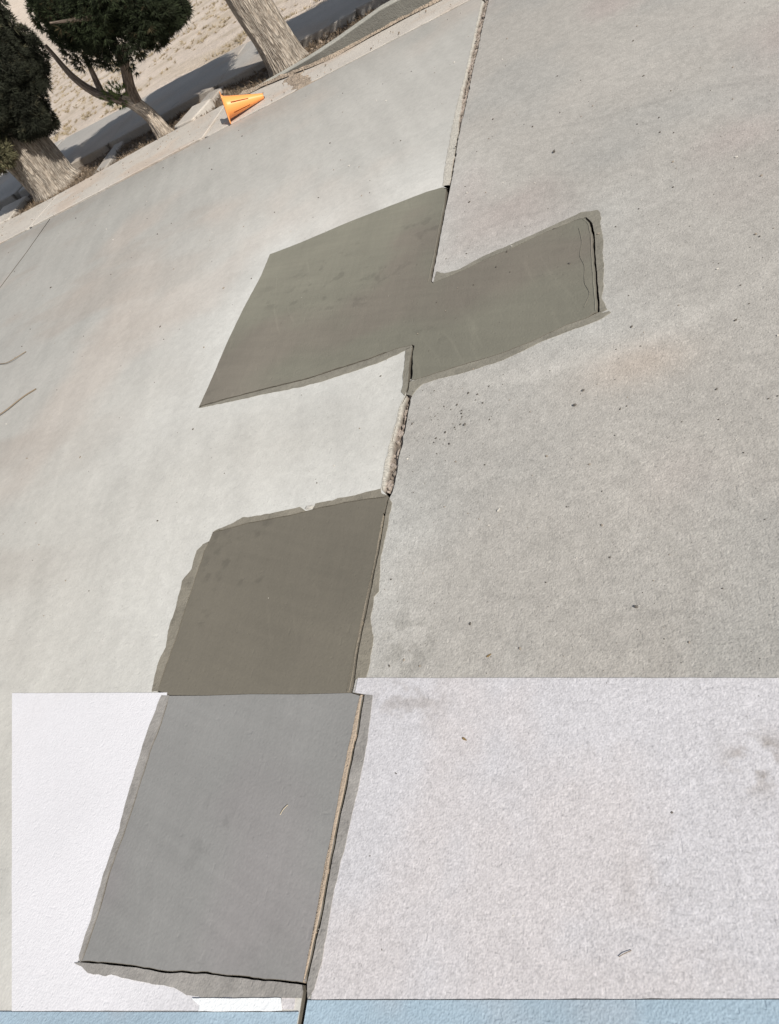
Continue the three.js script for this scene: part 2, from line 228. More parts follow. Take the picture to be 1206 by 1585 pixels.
const walkTex = colorTex(1024, 1024, -12, -12.5, -2, -8.5, (x, z) => { const k = 0.82 + 0.28 * fbm(x * 2.2, z * 2.2, 5) + 0.16 * (vn(x * 70, z * 70) - 0.5) - 0.2 * speck(x, z, 13, 0.88); const c = mix3([0.41, 0.385, 0.352], [0.44, 0.385, 0.33], sst(0.5, 0.7, fbm(x * 1.1 + 60, z * 1.1, 3))); return [c[0] * k, c[1] * k, c[2] * k]; });
M.walk = stdMat({ map: walkTex, bumpMap: grit, bumpScale: 0.004, roughness: 0.95 });
const gutterTex = colorTex(2048, 512, -10, -8.3, 0, -7.0, (x, z) => { const k = 0.86 + 0.22 * fbm(x * 3.2, z * 3.2, 5) + 0.14 * (vn(x * 80, z * 80) - 0.5) - 0.18 * speck(x, z, 20, 0.86); const c = mix3([0.585, 0.535, 0.475], [0.58, 0.49, 0.41], sst(0.45, 0.7, fbm(x * 1.5 + 60, z * 3, 4))); return [c[0] * k, c[1] * k, c[2] * k]; });
M.gutter = stdMat({ map: gutterTex, bumpMap: grit, bumpScale: 0.004, roughness: 0.95 });
const kerbTex = colorTex(1024, 512, -5, -9, 0, -7, (x, z) => { const k = 0.84 + 0.36 * fbm(x * 4, z * 7, 5) + 0.2 * (vn(x * 70, z * 70) - 0.5); return [0.27 * k, 0.26 * k, 0.235 * k]; });
M.kerb = stdMat({ map: kerbTex, bumpMap: grit, bumpScale: 0.006, roughness: 0.95 });

// ---------------------------------------------------------------- the ground
{
  const g = new THREE.PlaneGeometry(1200, 1200, 1, 1); g.rotateX(-Math.PI / 2); g.translate(0, -0.16, 0);
  const ground = mesh('ground', uvMetres(g), M.sand); ground.userData.kind = 'structure';
}
{                                                       // soil below the joints
  const g = new THREE.PlaneGeometry(3.2, 9.5, 1, 1); g.rotateX(-Math.PI / 2); g.translate(-1.2, -0.07, -3);
  const o = mesh('subgrade', uvMetres(g), M.soil); o.userData.kind = 'structure';
}
// driveway slabs: their joint edges follow the broken joint and go round the patches
const R = {}; for (const k of ['UL', 'UR', 'UJ', 'LL', 'LR', 'J1L', 'J1R', 'J2L', 'J2R']) R[k] = rough(OUT[k], k[0] === 'J' ? 0.006 : 0.0025);
const driveway = struct('driveway', 'broad old concrete driveway of grey slabs with a broken joint');
const JL = rough([[-1.043, -2.285], [-1.041, -2.157], [-1.03, -2.04]], 0.0025);
const LEFT = [[-6.87, -7.115], [-1.045, -7.115], ...R.J1L, ...R.UL, ...JL, ...R.J2L, ...R.LL, [-0.988, 0.075], [-0.978, 0.3], [-0.978, 5], [-5.7, 5], [-5.9, -0.5], [-6.59, -5.5], [-6.695, -6.24]];
const RIGHT = [[6, -7.115], [6, 5], [-0.964, 5], [-0.964, 0.3], [-0.975, 0.07], ...rev(R.LR), ...rev(R.J2R), ...R.UR.slice(Math.round(R.UR.length * 0.09)), ...R.UJ, ...rev(R.J1R), [-0.973, -7.115]];
mesh('concrete_slab', slab(LEFT, 0, 0.1, 0.0015), [M.left, M.cut], driveway);
mesh('concrete_slab', slab(RIGHT, 0, 0.1, 0.0015), [M.right, M.cut], driveway);
mesh('concrete_slab', slab([[-30, -7.115], [-6.876, -7.115], [-6.700, -6.24], [-6.595, -5.5], [-5.904, -0.5], [-5.704, 5], [-30, 5]], 0.004, 0.1, 0.003), [M.left, M.cut], driveway);
// cream filler left in the joint, broken and lower on its right
function filler(a, b, seed) {
  const nS = 640, nT = 26, pos = [], col = [], idx = [], at = (l, t) => { const f = t * (l.length - 1), i = Math.min(l.length - 2, Math.floor(f)); return [mix(l[i][0], l[i + 1][0], f - i), mix(l[i][1], l[i + 1][1], f - i)]; };
  for (let s = 0; s <= nS; s++) for (let t = 0; t <= nT; t++) {
    const u = s / nS, w = t / nT, p = at(a, u), q = at(b, u), x = mix(p[0] - 0.007, q[0] + 0.001, w), z = mix(p[1], q[1], w);
    const lip = (seed === 1 ? 0.22 + 0.5 * sst(-5.2, -4.2, z) : 0.2) + 0.3 * (fbm(z * 7 + seed, 4, 3) - 0.4), r = fbm(x * 150, z * 110, 3), gap = sst(0.38, 0.52, fbm(z * 2.2 + seed * 3, 9, 3));
    const ch = fbm(x * 62 + seed, z * 48, 4), inr = sst(lip - 0.06, lip + 0.08, w), low = inr * sst(0.56, 0.40, ch);
    const fis = Math.exp(-(((w - lip - 0.1 - 0.16 * (fbm(z * 16, seed, 3) - 0.5)) / 0.06) ** 2)) * sst(0.42, 0.52, fbm(z * 3.1 + 40, seed, 3));
    let y = 0.0012 - 0.009 * sst(0.04, lip + 0.05, w) - 0.006 * inr * (1 - ch) - 0.012 * low - 0.02 * fis - 0.004 * sst(0.05, 0.2, w) * (r - 0.4) + 0.006 * sst(0.8, 0.97, w) * (1 - gap);
    y -= gap * 0.045 * sst(0.76, 0.86, w);
    pos.push(x, y, z);
    const c = mix3(mix3(cream, mix3([0.42, 0.35, 0.295], [0.30, 0.25, 0.205], sst(0.45, 0.6, fbm(x * 30, z * 22 + seed, 3))), inr), [0.14, 0.11, 0.085], Math.min(1, 0.7 * low + 0.7 * fis));
    const kk = 0.72 + 0.45 * r + 0.3 * (vn(x * 300, z * 260) - 0.5); col.push(...c.map((v) => v * kk));
  }
  for (let s = 0; s < nS; s++) for (let t = 0; t < nT; t++) { const i = s * (nT + 1) + t; idx.push(i, i + nT + 1, i + 1, i + 1, i + nT + 1, i + nT + 2); }
  const g = new THREE.BufferGeometry(); g.setAttribute('position', new THREE.Float32BufferAttribute(pos, 3)); g.setAttribute('color', new THREE.Float32BufferAttribute(col, 3)); g.setIndex(idx); g.computeVertexNormals(); return uvMetres(g);
}
M.filler = stdMat({ vertexColors: true, side: THREE.DoubleSide, bumpMap: grit, bumpScale: 0.004 });
mesh('joint_filler', filler(R.J1L, R.J1R, 1), M.filler, driveway);
mesh('joint_filler', filler(R.J2L, R.J2R, 5), M.filler, driveway);
// exposure step painted as brighter sheets on the near slabs, then a bluer band
function smearOutline(k, line, amp) {                   // a rough outer edge closed along the crack line itself
  const o = rough(OUT[k], amp, 0.011, 34), at = (c) => { let b = 9, n = 0; line.forEach((p, i) => { const d = Math.hypot(p[0] - c[0], p[1] - c[1]); if (d < b) { b = d; n = i; } }); return n; };
  const i0 = at(OUT[k][0]), i1 = at(OUT[k][OUT[k].length - 1]), inner = i0 < i1 ? rev(line.slice(i0, i1 + 1)) : line.slice(i1, i0 + 1);
  return [...o.slice(1, -1), ...inner];
}
const coat = (p, y, h = 0.003) => slab(p, y, h, 0);
mesh('brightened_sheet', coat(rough(OUT.PALEL.concat([OUT.PALEL[0]]), 0.0012).slice(0, -1), 0.0035), M.pale, driveway);
mesh('brightened_sheet', coat(rough(OUT.PALER.concat([OUT.PALER[0]]), 0.0012).slice(0, -1), 0.0035), M.pale, driveway);
mesh('added_blue_band', coat([[-2.2, 0.284], [-1.919, 0.2425], [-1.283, 0.1455], [-1.03, 0.1065], [-0.990, 0.1], [-0.981, 0.75], [-2.2, 0.75]], 0.0035), M.blue, driveway);  // bluish tone shift put into the colour of an added band
mesh('added_blue_band', coat([[-0.971, 0.0755], [0.001, -0.070], [0.6, -0.16], [0.6, 0.75], [-0.961, 0.75]], 0.0035), M.blue, driveway);
M.white = stdMat({ color: new THREE.Color(0.86, 0.87, 0.87), bumpMap: grit, bumpScale: 0.0012, roughness: 0.8 });
tag(mesh('added_white_block', coat(rough(OUT.WHITE.concat([OUT.WHITE[0]]), 0.002).slice(0, -1), 0.0075), M.white), 'small added white block at the near end of the long grey patch', 'added block');  // stitch flaw laid as an added white sheet; the place has no paint here

function ridge(name, line, off, w, h, m, parent) {      // low rough lip pushed up by the trowel, beside an edge
  const pos = [], idx = [], n = line.length;
  line.forEach(([x, z], i) => { const a = line[Math.max(0, i - 1)], b = line[Math.min(n - 1, i + 1)], l = Math.hypot(b[0] - a[0], b[1] - a[1]) || 1, nx = -(b[1] - a[1]) / l, nz = (b[0] - a[0]) / l, k = 0.35 + 0.9 * fbm(x * 40, z * 40, 3), s = Math.abs(nx) > 0.5 ? Math.sign(nx) : Math.sign(nx) || 1; for (const [q, y] of [[-1, 0], [-0.4, 0.8], [0.1, 1], [0.6, 0.6], [1, 0]]) pos.push(x + nx * s * (off + q * w * 0.5 * k), 0.0028 + y * h * k, z + nz * s * (off + q * w * 0.5 * k)); });
  for (let i = 0; i < n - 1; i++) for (let k = 0; k < 4; k++) { const a = i * 5 + k; idx.push(a, a + 1, a + 5, a + 1, a + 6, a + 5); }
  const g = new THREE.BufferGeometry(); g.setAttribute('position', new THREE.Float32BufferAttribute(pos, 3)); g.setIndex(idx); g.computeVertexNormals(); return mesh(name, uvMetres(g), m, parent);
}
// ---------------------------------------------------------------- the fresh concrete patches
{
  const t = thing('concrete_patch', 'freshly trowelled dark concrete patch that crosses the joint, farther from the camera', 'concrete patch');
  const P = [...R.UL, ...R.UR, ...R.UJ];
  const gap = (x, z) => { let g = 0.0030; if (z < -2.75 && Math.abs(x + 1.01) < 0.03) g = 0.007 * sst(-2.76, -2.85, z) + 0.003; if (x > -0.262) g = 0.008; if (z > -2.29 && x < -1.0) g = 0.010; return g * (0.55 + 0.9 * fbm(x * 30, z * 30, 3)); };
  mesh('surface', slab(inset(P, gap), 0.003, 0.07, 0.0012), [M.patch, M.cut], t);
  for (const [k, l] of [['S1', R.UL], ['S2', JL], ['S3', R.UR], ['S4', R.UR]]) mesh('cement_smear', coat(smearOutline(k, l, 0.005), 0.0028, 0.0024), M.smear, t);
  ridge('trowel_ridge', R.UR.filter((p) => p[0] > -0.262 && p[1] < -2.17), -0.017, 0.008, 0.0028, M.patch, t);
  ridge('trowel_ridge', R.UJ, -0.018, 0.007, 0.0026, M.patch, t);
  // hairline crack and a ridge of paste near the right edge
  const pts = [[-0.30, -2.80], [-0.285, -2.68], [-0.295, -2.58], [-0.275, -2.50], [-0.285, -2.38], [-0.27, -2.3], [-0.29, -2.22]].map(([x, z]) => new THREE.Vector3(x + (vn(z * 30, 3) - 0.5) * 0.02, 0.0035, z));
  mesh('paste_ridge', new THREE.TubeGeometry(new THREE.CatmullRomCurve3(pts), 80, 0.0018, 5), M.smear, t);
}
{
  const t = thing('concrete_patch', 'long fresh concrete patch near the camera, damp brown, its near half painted brighter grey for an exposure step', 'concrete patch');
  const iL = R.LL.findIndex((p) => p[1] > -0.68 && p[0] > -1.80 && p[0] < -1.7), iR = R.LR.findIndex((p) => p[1] > -0.66 && p[0] > -0.985);
  const gap = (x, z) => { let g = 0.0042; if (x > -1.03 && z > -1.40) g = 0.0075; if (z > 0.03) g = 0.004; if (z > -0.682 && z < -0.65 && x > -1.752 && x < -1.0) return 0.0003; if (z > -0.705 && z < -0.64) g = 0.0012; return g * (0.6 + 0.8 * fbm(x * 32, z * 32, 3)); };
  const seam = [[-1.757, -0.672], [-1.58, -0.668], [-1.4, -0.669], [-1.2, -0.664], [-1.014, -0.664]];
  const upper = [...R.LL.filter((p) => p[1] < -0.70), [-1.823, -0.690], ...seam, ...rev(R.LR.filter((p) => p[1] < -0.70))];
  const lower = [...rev(seam), ...R.LL.filter((p) => p[1] > -0.655), ...rev(R.LR.filter((p) => p[1] > -0.64)), [-0.968, -0.652]];
  mesh('far_half', slab(inset(upper, gap), 0.003, 0.07, 0.0012), [M.damp, M.cut], t);
  mesh('brightened_half', slab(inset(lower, gap), 0.0034, 0.07, 0.0012), [M.dry, M.cut], t);  // same fresh concrete, near half painted brighter at the exposure step
  for (const [k, l] of [['S5', R.LL], ['S6', R.LL], ['S7', R.LL], ['S10', R.LR]]) mesh('cement_smear', coat(smearOutline(k, l, 0.005), 0.0028, 0.0024), M.smearDamp, t);
  for (const [k, l] of [['S8', R.LL], ['S9', R.LL], ['S11', R.LR]]) mesh('cement_smear', coat(smearOutline(k, l, 0.004), 0.0052, 0.0046), M.smearBrightened, t);
  const strip = (inner, edge, off, y, m) => { const a = rough(inner, 0.002), b = rough(edge.map(([x, z]) => [x - off, z]), 0.002); mesh('edge_strip', slab([...a, ...rev(b)], y, 0.05, 0.002), m, t); };
  strip(OUT.WU, OUT.LR.slice(1, 9), 0.009, 0.0042, M.woodDamp);
  strip(OUT.WL, OUT.LR.slice(9), 0.009, 0.0052, M.wood);
}

// ---------------------------------------------------------------- gutter, kerb, planting strip, sidewalk, yard
const gutter = struct('gutter', 'flush band of pale concrete along the far edge of the driveway');
for (const [x0, x1, y] of [[-30, -10.2, 0.014], [-10.18, -7.32, 0.014], [-7.30, -4.32, 0.016], [-4.30, -0.6, 0.003], [-0.58, 6, 0.003]]) {
  const zi = (x) => -8.02 - 0.03 * Math.sin(x * 2) + (x > -4.31 ? 0.36 * sst(-4.2, -2.6, x) : -0.02), far = [], near = [];
  for (let x = x0; x <= x1 + 1e-6; x += (x1 - x0) / 60) { far.push([x, zi(x) + 0.02 * (fbm(x * 9, 2, 3) - 0.5)]); near.push([x, -7.14 - 0.01 * fbm(x * 5, 8, 3) - 0.012 * fbm(x * 40, 5, 2)]); }
  mesh('gutter_slab', slab([...near, ...rev(far)], y, 0.12, 0.006), M.gutter, gutter);
}
{                                                       // kerb that rises out of the gutter behind the cone
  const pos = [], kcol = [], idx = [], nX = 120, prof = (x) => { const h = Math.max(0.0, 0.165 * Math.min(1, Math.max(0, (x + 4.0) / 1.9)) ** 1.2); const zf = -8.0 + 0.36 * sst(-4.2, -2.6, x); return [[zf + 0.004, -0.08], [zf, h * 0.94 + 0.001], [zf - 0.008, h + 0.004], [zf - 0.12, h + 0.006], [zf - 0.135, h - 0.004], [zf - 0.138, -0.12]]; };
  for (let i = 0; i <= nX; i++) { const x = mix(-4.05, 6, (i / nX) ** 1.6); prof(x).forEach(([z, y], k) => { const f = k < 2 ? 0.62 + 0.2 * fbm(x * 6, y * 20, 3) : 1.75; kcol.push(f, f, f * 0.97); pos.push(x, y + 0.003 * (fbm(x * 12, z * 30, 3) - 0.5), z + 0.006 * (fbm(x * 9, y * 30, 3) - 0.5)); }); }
  for (let i = 0; i < nX; i++) for (let k = 0; k < 5; k++) { const a = i * 6 + k; idx.push(a, a + 6, a + 1, a + 1, a + 6, a + 7); }
  let g = new THREE.BufferGeometry(); g.setAttribute('position', new THREE.Float32BufferAttribute(pos, 3)); g.setAttribute('color', new THREE.Float32BufferAttribute(kcol, 3)); g.setIndex(idx); g = g.toNonIndexed(); M.kerb.vertexColors = true; g.computeVertexNormals();
  M.kerb.side = THREE.DoubleSide;
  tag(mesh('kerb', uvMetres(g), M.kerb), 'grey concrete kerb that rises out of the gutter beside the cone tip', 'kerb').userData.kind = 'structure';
}
function terrain(x0, x1, z0f, z1f, nx, nz, h) {         // z limits may depend on x
  const pos = [], idx = [];
  for (let j = 0; j <= nz; j++) for (let i = 0; i <= nx; i++) { const x = mix(x0, x1, i / nx), z = mix(z0f(x), z1f(x), j / nz); pos.push(x, h(x, z), z); }
  for (let j = 0; j < nz; j++) for (let i = 0; i < nx; i++) { const a = j * (nx + 1) + i; idx.push(a, a + 1, a + nx + 1, a + 1, a + nx + 2, a + nx + 1); }
  const g = new THREE.BufferGeometry(); g.setAttribute('position', new THREE.Float32BufferAttribute(pos, 3)); g.setIndex(idx); g.computeVertexNormals(); return uvMetres(g);
}
const walkNear = (x) => -8.85 + 0.075 * (x + 2.5), walkFar = (x) => -10.3 + 0.2 * (x + 3.37);
const bedY = (x, z) => -0.055 + 0.05 * (fbm(x * 2.4, z * 2.4, 4) - 0.5) + 0.035 * (fbm(x * 14, z * 14, 3) - 0.5) + 0.05 * sst(-8.3, -8.02, z);
const bed = mesh('planting_strip', terrain(-16, 4, () => -7.7, (x) => walkNear(x) - 0.1, 560, 60, (x, z) => (z > -7.98 ? bedY(x, -7.98) - 0.12 * sst(-7.98, -7.9, z) : bedY(x, z))), M.soil);
bed.userData.kind = 'structure';
const sidewalk = struct('sidewalk', 'concrete sidewalk beyond the trees, partly in shade');
{
  const slabAt = (xa, xb, ya) => { const n = [], f = []; for (let i = 0; i <= 30; i++) { const u = i / 30, xn = mix(xa[0], xb[0], u), xf = mix(xa[1], xb[1], u); n.push([xn, walkNear(xn) + 0.02 * (fbm(xn * 6, 3, 3) - 0.5)]); f.push([xf, walkFar(xf) + 0.03 * (fbm(xf * 5, 7, 3) - 0.5)]); } mesh('sidewalk_slab', slab([...n, ...rev(f)], ya, 0.2, 0.012), M.walk, sidewalk); };
  const xs = [[-20, -21], [-16, -16.6], [-12.6, -13], [-9.24, -9.48], [-7.0, -7.1], [-4.85, -4.9], [-2.7, -2.7], [-0.5, -0.5], [2, 2], [6, 6]];
  const ys = [0.05, 0.05, 0.05, 0.04, 0.045, 0.04, 0.06, 0.05, 0.05];
  for (let i = 0; i < xs.length - 1; i++) slabAt([xs[i][0] + (i === 3 ? 0.04 : 0.006), xs[i][1] + (i === 3 ? 0.04 : 0.006)], [xs[i + 1][0] - (i === 2 ? 0.045 : 0.006), xs[i + 1][1] - (i === 2 ? 0.045 : 0.006)], ys[i]);
}
const yardY = (x, z) => 0.02 + 0.05 * (fbm(x * 0.9, z * 0.9, 4) - 0.5) + 0.03 * (fbm(x * 7, z * 7, 3) - 0.5);
const yard = mesh('yard', terrain(-70, 12, (x) => walkFar(Math.max(-22, x)) + 0.06, (x) => -75, 400, 300, yardY), M.sand); yard.userData.kind = 'structure';
{
  const hill = mesh('hills', terrain(-400, 100, () => -150, () => -420, 60, 30, (x, z) => -1 + 26 * sst(-150, -330, z) * fbm(x * 0.012, z * 0.012, 4)), M.sand); hill.userData.kind = 'structure';
}
// concrete cross pieces between gutter and sidewalk
function crossPiece(name, label, p, top, m = M.walk) { const o = mesh(name, slab(rough(p.concat([p[0]]), 0.014, 0.06, 8).slice(0, -1), top, top + 0.14, 0.014), m); return tag(o, label, 'concrete block'); }
crossPiece('concrete_block', 'pale broken concrete block beside the cone, its near end in sun', [[-5.16, -8.10], [-4.82, -8.02], [-4.72, -8.52], [-5.08, -8.62]], 0.045, M.gutter);
crossPiece('concrete_block', 'shaded concrete block between the sunny block and the sidewalk', [[-5.06, -8.64], [-4.78, -8.56], [-4.74, -9.0], [-5.0, -9.03]], 0.012);
crossPiece('concrete_block', 'narrow concrete divider in the soil between the cypress and the small juniper', [[-6.66, -8.06], [-6.42, -8.04], [-6.62, -9.05], [-6.83, -9.1]], 0.01);
crossPiece('concrete_block', 'pale concrete divider with a sunny edge left of the wide cypress trunk', [[-9.0, -8.08], [-8.42, -8.06], [-8.6, -8.85], [-9.25, -8.95]], 0.035, M.gutter);
{                                                       // sand that has washed against the kerb and across the gutter
  const r = rng(9), g = terrain(-4.1, -0.2, (x) => -7.72 + 0.36 * sst(-2.6, -4.2, x) * -1 + 0.1 + 0.05 * fbm(x * 4, 1, 3), (x) => -8.005 + 0.36 * sst(-4.2, -2.6, x) + 0.001, 200, 14, (x, z) => { const zk = -8.0 + 0.36 * sst(-4.2, -2.6, x), d = z - zk; return 0.002 + 0.035 * Math.exp(-d / 0.035) * (0.4 + fbm(x * 7, z * 9, 3)) - 0.03 * sst(0.05, 0.13, d); });
  const spill = terrain(-3.45, -2.75, () => -7.1, () => -7.75, 60, 50, (x, z) => { const c = Math.abs(x + 3.1 + (z + 7.4) * -0.55) + 0.12 * (fbm(x * 12, z * 12, 3) - 0.5); return -0.006 + 0.022 * sst(0.17, 0.03, c) * sst(-7.1, -7.2, z) * (0.5 + fbm(x * 20, z * 20, 2)); });
  M.drift = stdMat({ map: colorTex(512, 512, 0, 0, 1.5, 1.5, (x, z) => { const k = 0.7 + 0.6 * fbm(x * 14, z * 14, 4) + 0.5 * (vn(x * 120, z * 120) - 0.5); return [0.37 * k, 0.295 * k, 0.225 * k]; }), bumpMap: rubble, bumpScale: 0.02, side: THREE.DoubleSide });
  const o = mesh('sand_drift', mergeGeometries([g, spill]), M.drift); o.userData = { kind: 'stuff', label: 'brown sand washed along the foot of the kerb', category: 'sand' };
}

// ---------------------------------------------------------------- loose grit, pebbles, twigs
function stone(seed, s = 1) { const r = rng(seed), g0 = new THREE.IcosahedronGeometry(1, 1); let g = mergeVertices((g0.deleteAttribute('uv'), g0.deleteAttribute('normal'), g0)); const p = g.attributes.position; for (let i = 0; i < p.count; i++) { const k = 0.75 + 0.45 * r(); p.setXYZ(i, p.getX(i) * k * s, p.getY(i) * k * 0.62 * s, p.getZ(i) * k * 0.8 * s); } g = g.toNonIndexed(); g.computeVertexNormals(); return g; }
const dummy = new THREE.Object3D(), tint = new THREE.Color();
function scatter(name, label, category, geo, mat, n, place, seed) {
  const r = rng(seed), im = new THREE.InstancedMesh(geo, mat, n); im.name = named(name); im.userData = { kind: 'stuff', label, category };
  for (let i = 0; i < n; i++) { const c = place(r, dummy); dummy.updateMatrix(); im.setMatrixAt(i, dummy.matrix); im.setColorAt(i, tint.setRGB(...c)); }
  im.castShadow = im.receiveShadow = true; scene.add(im); return im;
}
M.stone = stdMat({ color: 0xffffff });
const gritTint = (r) => { const u = r(); return u < 0.5 ? [0.10, 0.085, 0.07] : u < 0.8 ? [0.3, 0.25, 0.2] : [0.62, 0.58, 0.52]; };
const onPatch = (x, z) => distToPatches(x, z) <= 0.01;
scatter('grit', 'scattered grit and small pebbles lying on the driveway', 'grit', stone(3), M.stone, 1900, (r, d) => {
  let x, z; do { if (r() < 0.55) { x = -1 + 2 * r(); z = -6 + 6 * Math.sqrt(r()); } else { x = -1 - 7 * r() ** 1.3; z = -7 + 6.4 * r(); } } while (r() < 0.72 && onPatch(x, z));
  const s = 0.0010 + 0.0032 * r() ** 5 * (0.7 + 0.25 * Math.hypot(x, z)); d.position.set(x, onPatch(x, z) ? 0.006 : s * 0.3 + 0.001, z); d.rotation.set(0, r() * 6.3, 0); d.scale.set(s * (0.8 + 0.6 * r()), s, s); return gritTint(r);
}, 21);
scatter('grit', 'cluster of dark crumbs on the slab just below the right arm of the crossing patch', 'grit', stone(4), M.stone, 70, (r, d) => {
  const a = r() * 6.3, q = Math.sqrt(-2 * Math.log(1 - r() * 0.95)) * 0.085, x = -0.82 + Math.cos(a) * q * 1.1, z = -1.75 + Math.sin(a) * q * 1.3, s = 0.0012 + 0.0032 * r() ** 3; d.position.set(x, s * 0.3 + 0.001, z); d.rotation.set(0, r() * 6.3, 0); d.scale.set(s * 1.3, s, s); const k = 0.7 + 0.6 * r(); return [0.10 * k, 0.085 * k, 0.07 * k];
}, 23);
scatter('pebbles', 'loose pebbles and clods along the kerb and in the planting strip', 'pebbles', stone(5), M.stone, 2400, (r, d) => {
  const x = -11 + 10.5 * r(), z = r() < 0.25 ? -7.13 - 0.9 * r() : -8.05 - 1.1 * r(), s = 0.005 + 0.022 * r() ** 3; const inBed = z < -8.04; d.position.set(x, inBed ? bedY(x, z) + s * 0.2 : 0.016, z); d.rotation.set(r(), r() * 6.3, r()); d.scale.setScalar(inBed ? s : s * 0.45); const k = 0.5 + 0.8 * r(); return [0.32 * k, 0.25 * k, 0.19 * k];
}, 22);
const tube = (pts, r0, m, seg = 24) => new THREE.TubeGeometry(new THREE.CatmullRomCurve3(pts.map((p) => new THREE.Vector3(...p))), seg, r0, 6);
M.twig = stdMat({ color: new THREE.Color(0.25, 0.19, 0.13) }); M.straw = stdMat({ color: new THREE.Color(0.62, 0.52, 0.36) }); M.leaf = stdMat({ color: new THREE.Color(0.24, 0.16, 0.07), side: THREE.DoubleSide }); M.chip = stdMat({ color: new THREE.Color(0.5, 0.47, 0.42), bumpMap: grit, bumpScale: 0.003 });
tag(mesh('twig', tube([[-5.12, 0.008, -3.66], [-4.98, 0.012, -3.62], [-4.9, 0.014, -3.63], [-4.8, 0.006, -3.70]], 0.0035, 0), M.twig), 'curved dark twig on the driveway at its left side', 'twig');
tag(mesh('twig', tube([[-4.62, 0.006, -2.86], [-4.45, 0.012, -2.86], [-4.3, 0.008, -3.0], [-4.2, 0.006, -3.05]], 0.0045, 0), M.twig), 'brown dry twig on the driveway below the curved twig', 'twig');
tag(mesh('twig', tube([[-0.272, 0.0055, -0.098], [-0.262, 0.007, -0.104], [-0.247, 0.0055, -0.112]], 0.0007, 0), M.twig), 'thin dark twig on the brightened concrete near the lower right corner', 'twig');
tag(mesh('straw', tube([[-1.165, 0.0075, -0.312], [-1.158, 0.009, -0.325], [-1.147, 0.0075, -0.339]], 0.0009, 0), M.straw), 'pale straw lying on the grey half of the long patch', 'straw');
function flake(name, label, cat, at, len, wid, turn, m) { const g = new THREE.SphereGeometry(1, 10, 6); const p = g.attributes.position; for (let i = 0; i < p.count; i++) { const x = p.getX(i); p.setXYZ(i, x * len, (p.getY(i) * 0.16 + 0.25 * x * x) * wid, p.getZ(i) * wid * (1 - 0.5 * x)); } g.computeVertexNormals(); const o = mesh(name, g, m); o.position.set(...at); o.rotation.y = turn; return tag(o, label, cat); }
flake('dry_leaf', 'small brown dry leaf on old concrete right of the long patch', 'leaf', [-0.586, 0.002, -0.763], 0.009, 0.003, 0.6, M.leaf);
flake('dry_leaf', 'small dark dry leaf on the brightened concrete right of the long patch', 'leaf', [-0.637, 0.0055, -0.527], 0.008, 0.003, -0.5, M.leaf);
{ const o = mesh('concrete_chip', stone(31, 0.0065), M.chip); o.position.set(-0.586, 0.003, -1.276); o.rotation.y = 1; o.scale.set(1.3, 0.8, 0.6); tag(o, 'pale concrete chip on the right slab between the two patches', 'chip'); }
{ const o = mesh('concrete_chip', stone(33, 0.02), M.chip); o.position.set(-1.37, 0.004, -1.432); o.scale.set(1, 0.4, 0.6); tag(o, 'white crumb of concrete at the far edge of the long patch', 'chip'); }
for (const [x, z, s, lab] of [[-0.332, -1.686, 0.0085, 'dark pebble below the right arm of the crossing patch, nearest the middle of the slab'], [-0.301, -1.751, 0.007, 'dark pebble just beyond its twin below the right arm of the crossing patch'], [-0.741, -1.708, 0.008, 'dark pebble beside the joint between the two patches'], [-0.185, -0.88, 0.007, 'dark pebble near the brightened concrete edge on the right slab'], [-0.339, -2.548, 0.009, 'dark pebble lying on the right arm of the crossing patch'], [-0.147, -0.374, 0.004, 'dark pebble on the brightened concrete at right'], [-0.406, -3.613, 0.013, 'dark pebble on the old slab beyond the right arm of the crossing patch']]) {
  const o = mesh('pebble', stone(Math.round(s * 9000 - x * 50), s * 0.75), new THREE.MeshStandardMaterial({ color: new THREE.Color(0.13, 0.115, 0.10), roughness: 0.9 })); o.position.set(x, s * 0.35 + 0.002, z); o.rotation.y = x * 20; tag(o, lab, 'pebble');
}

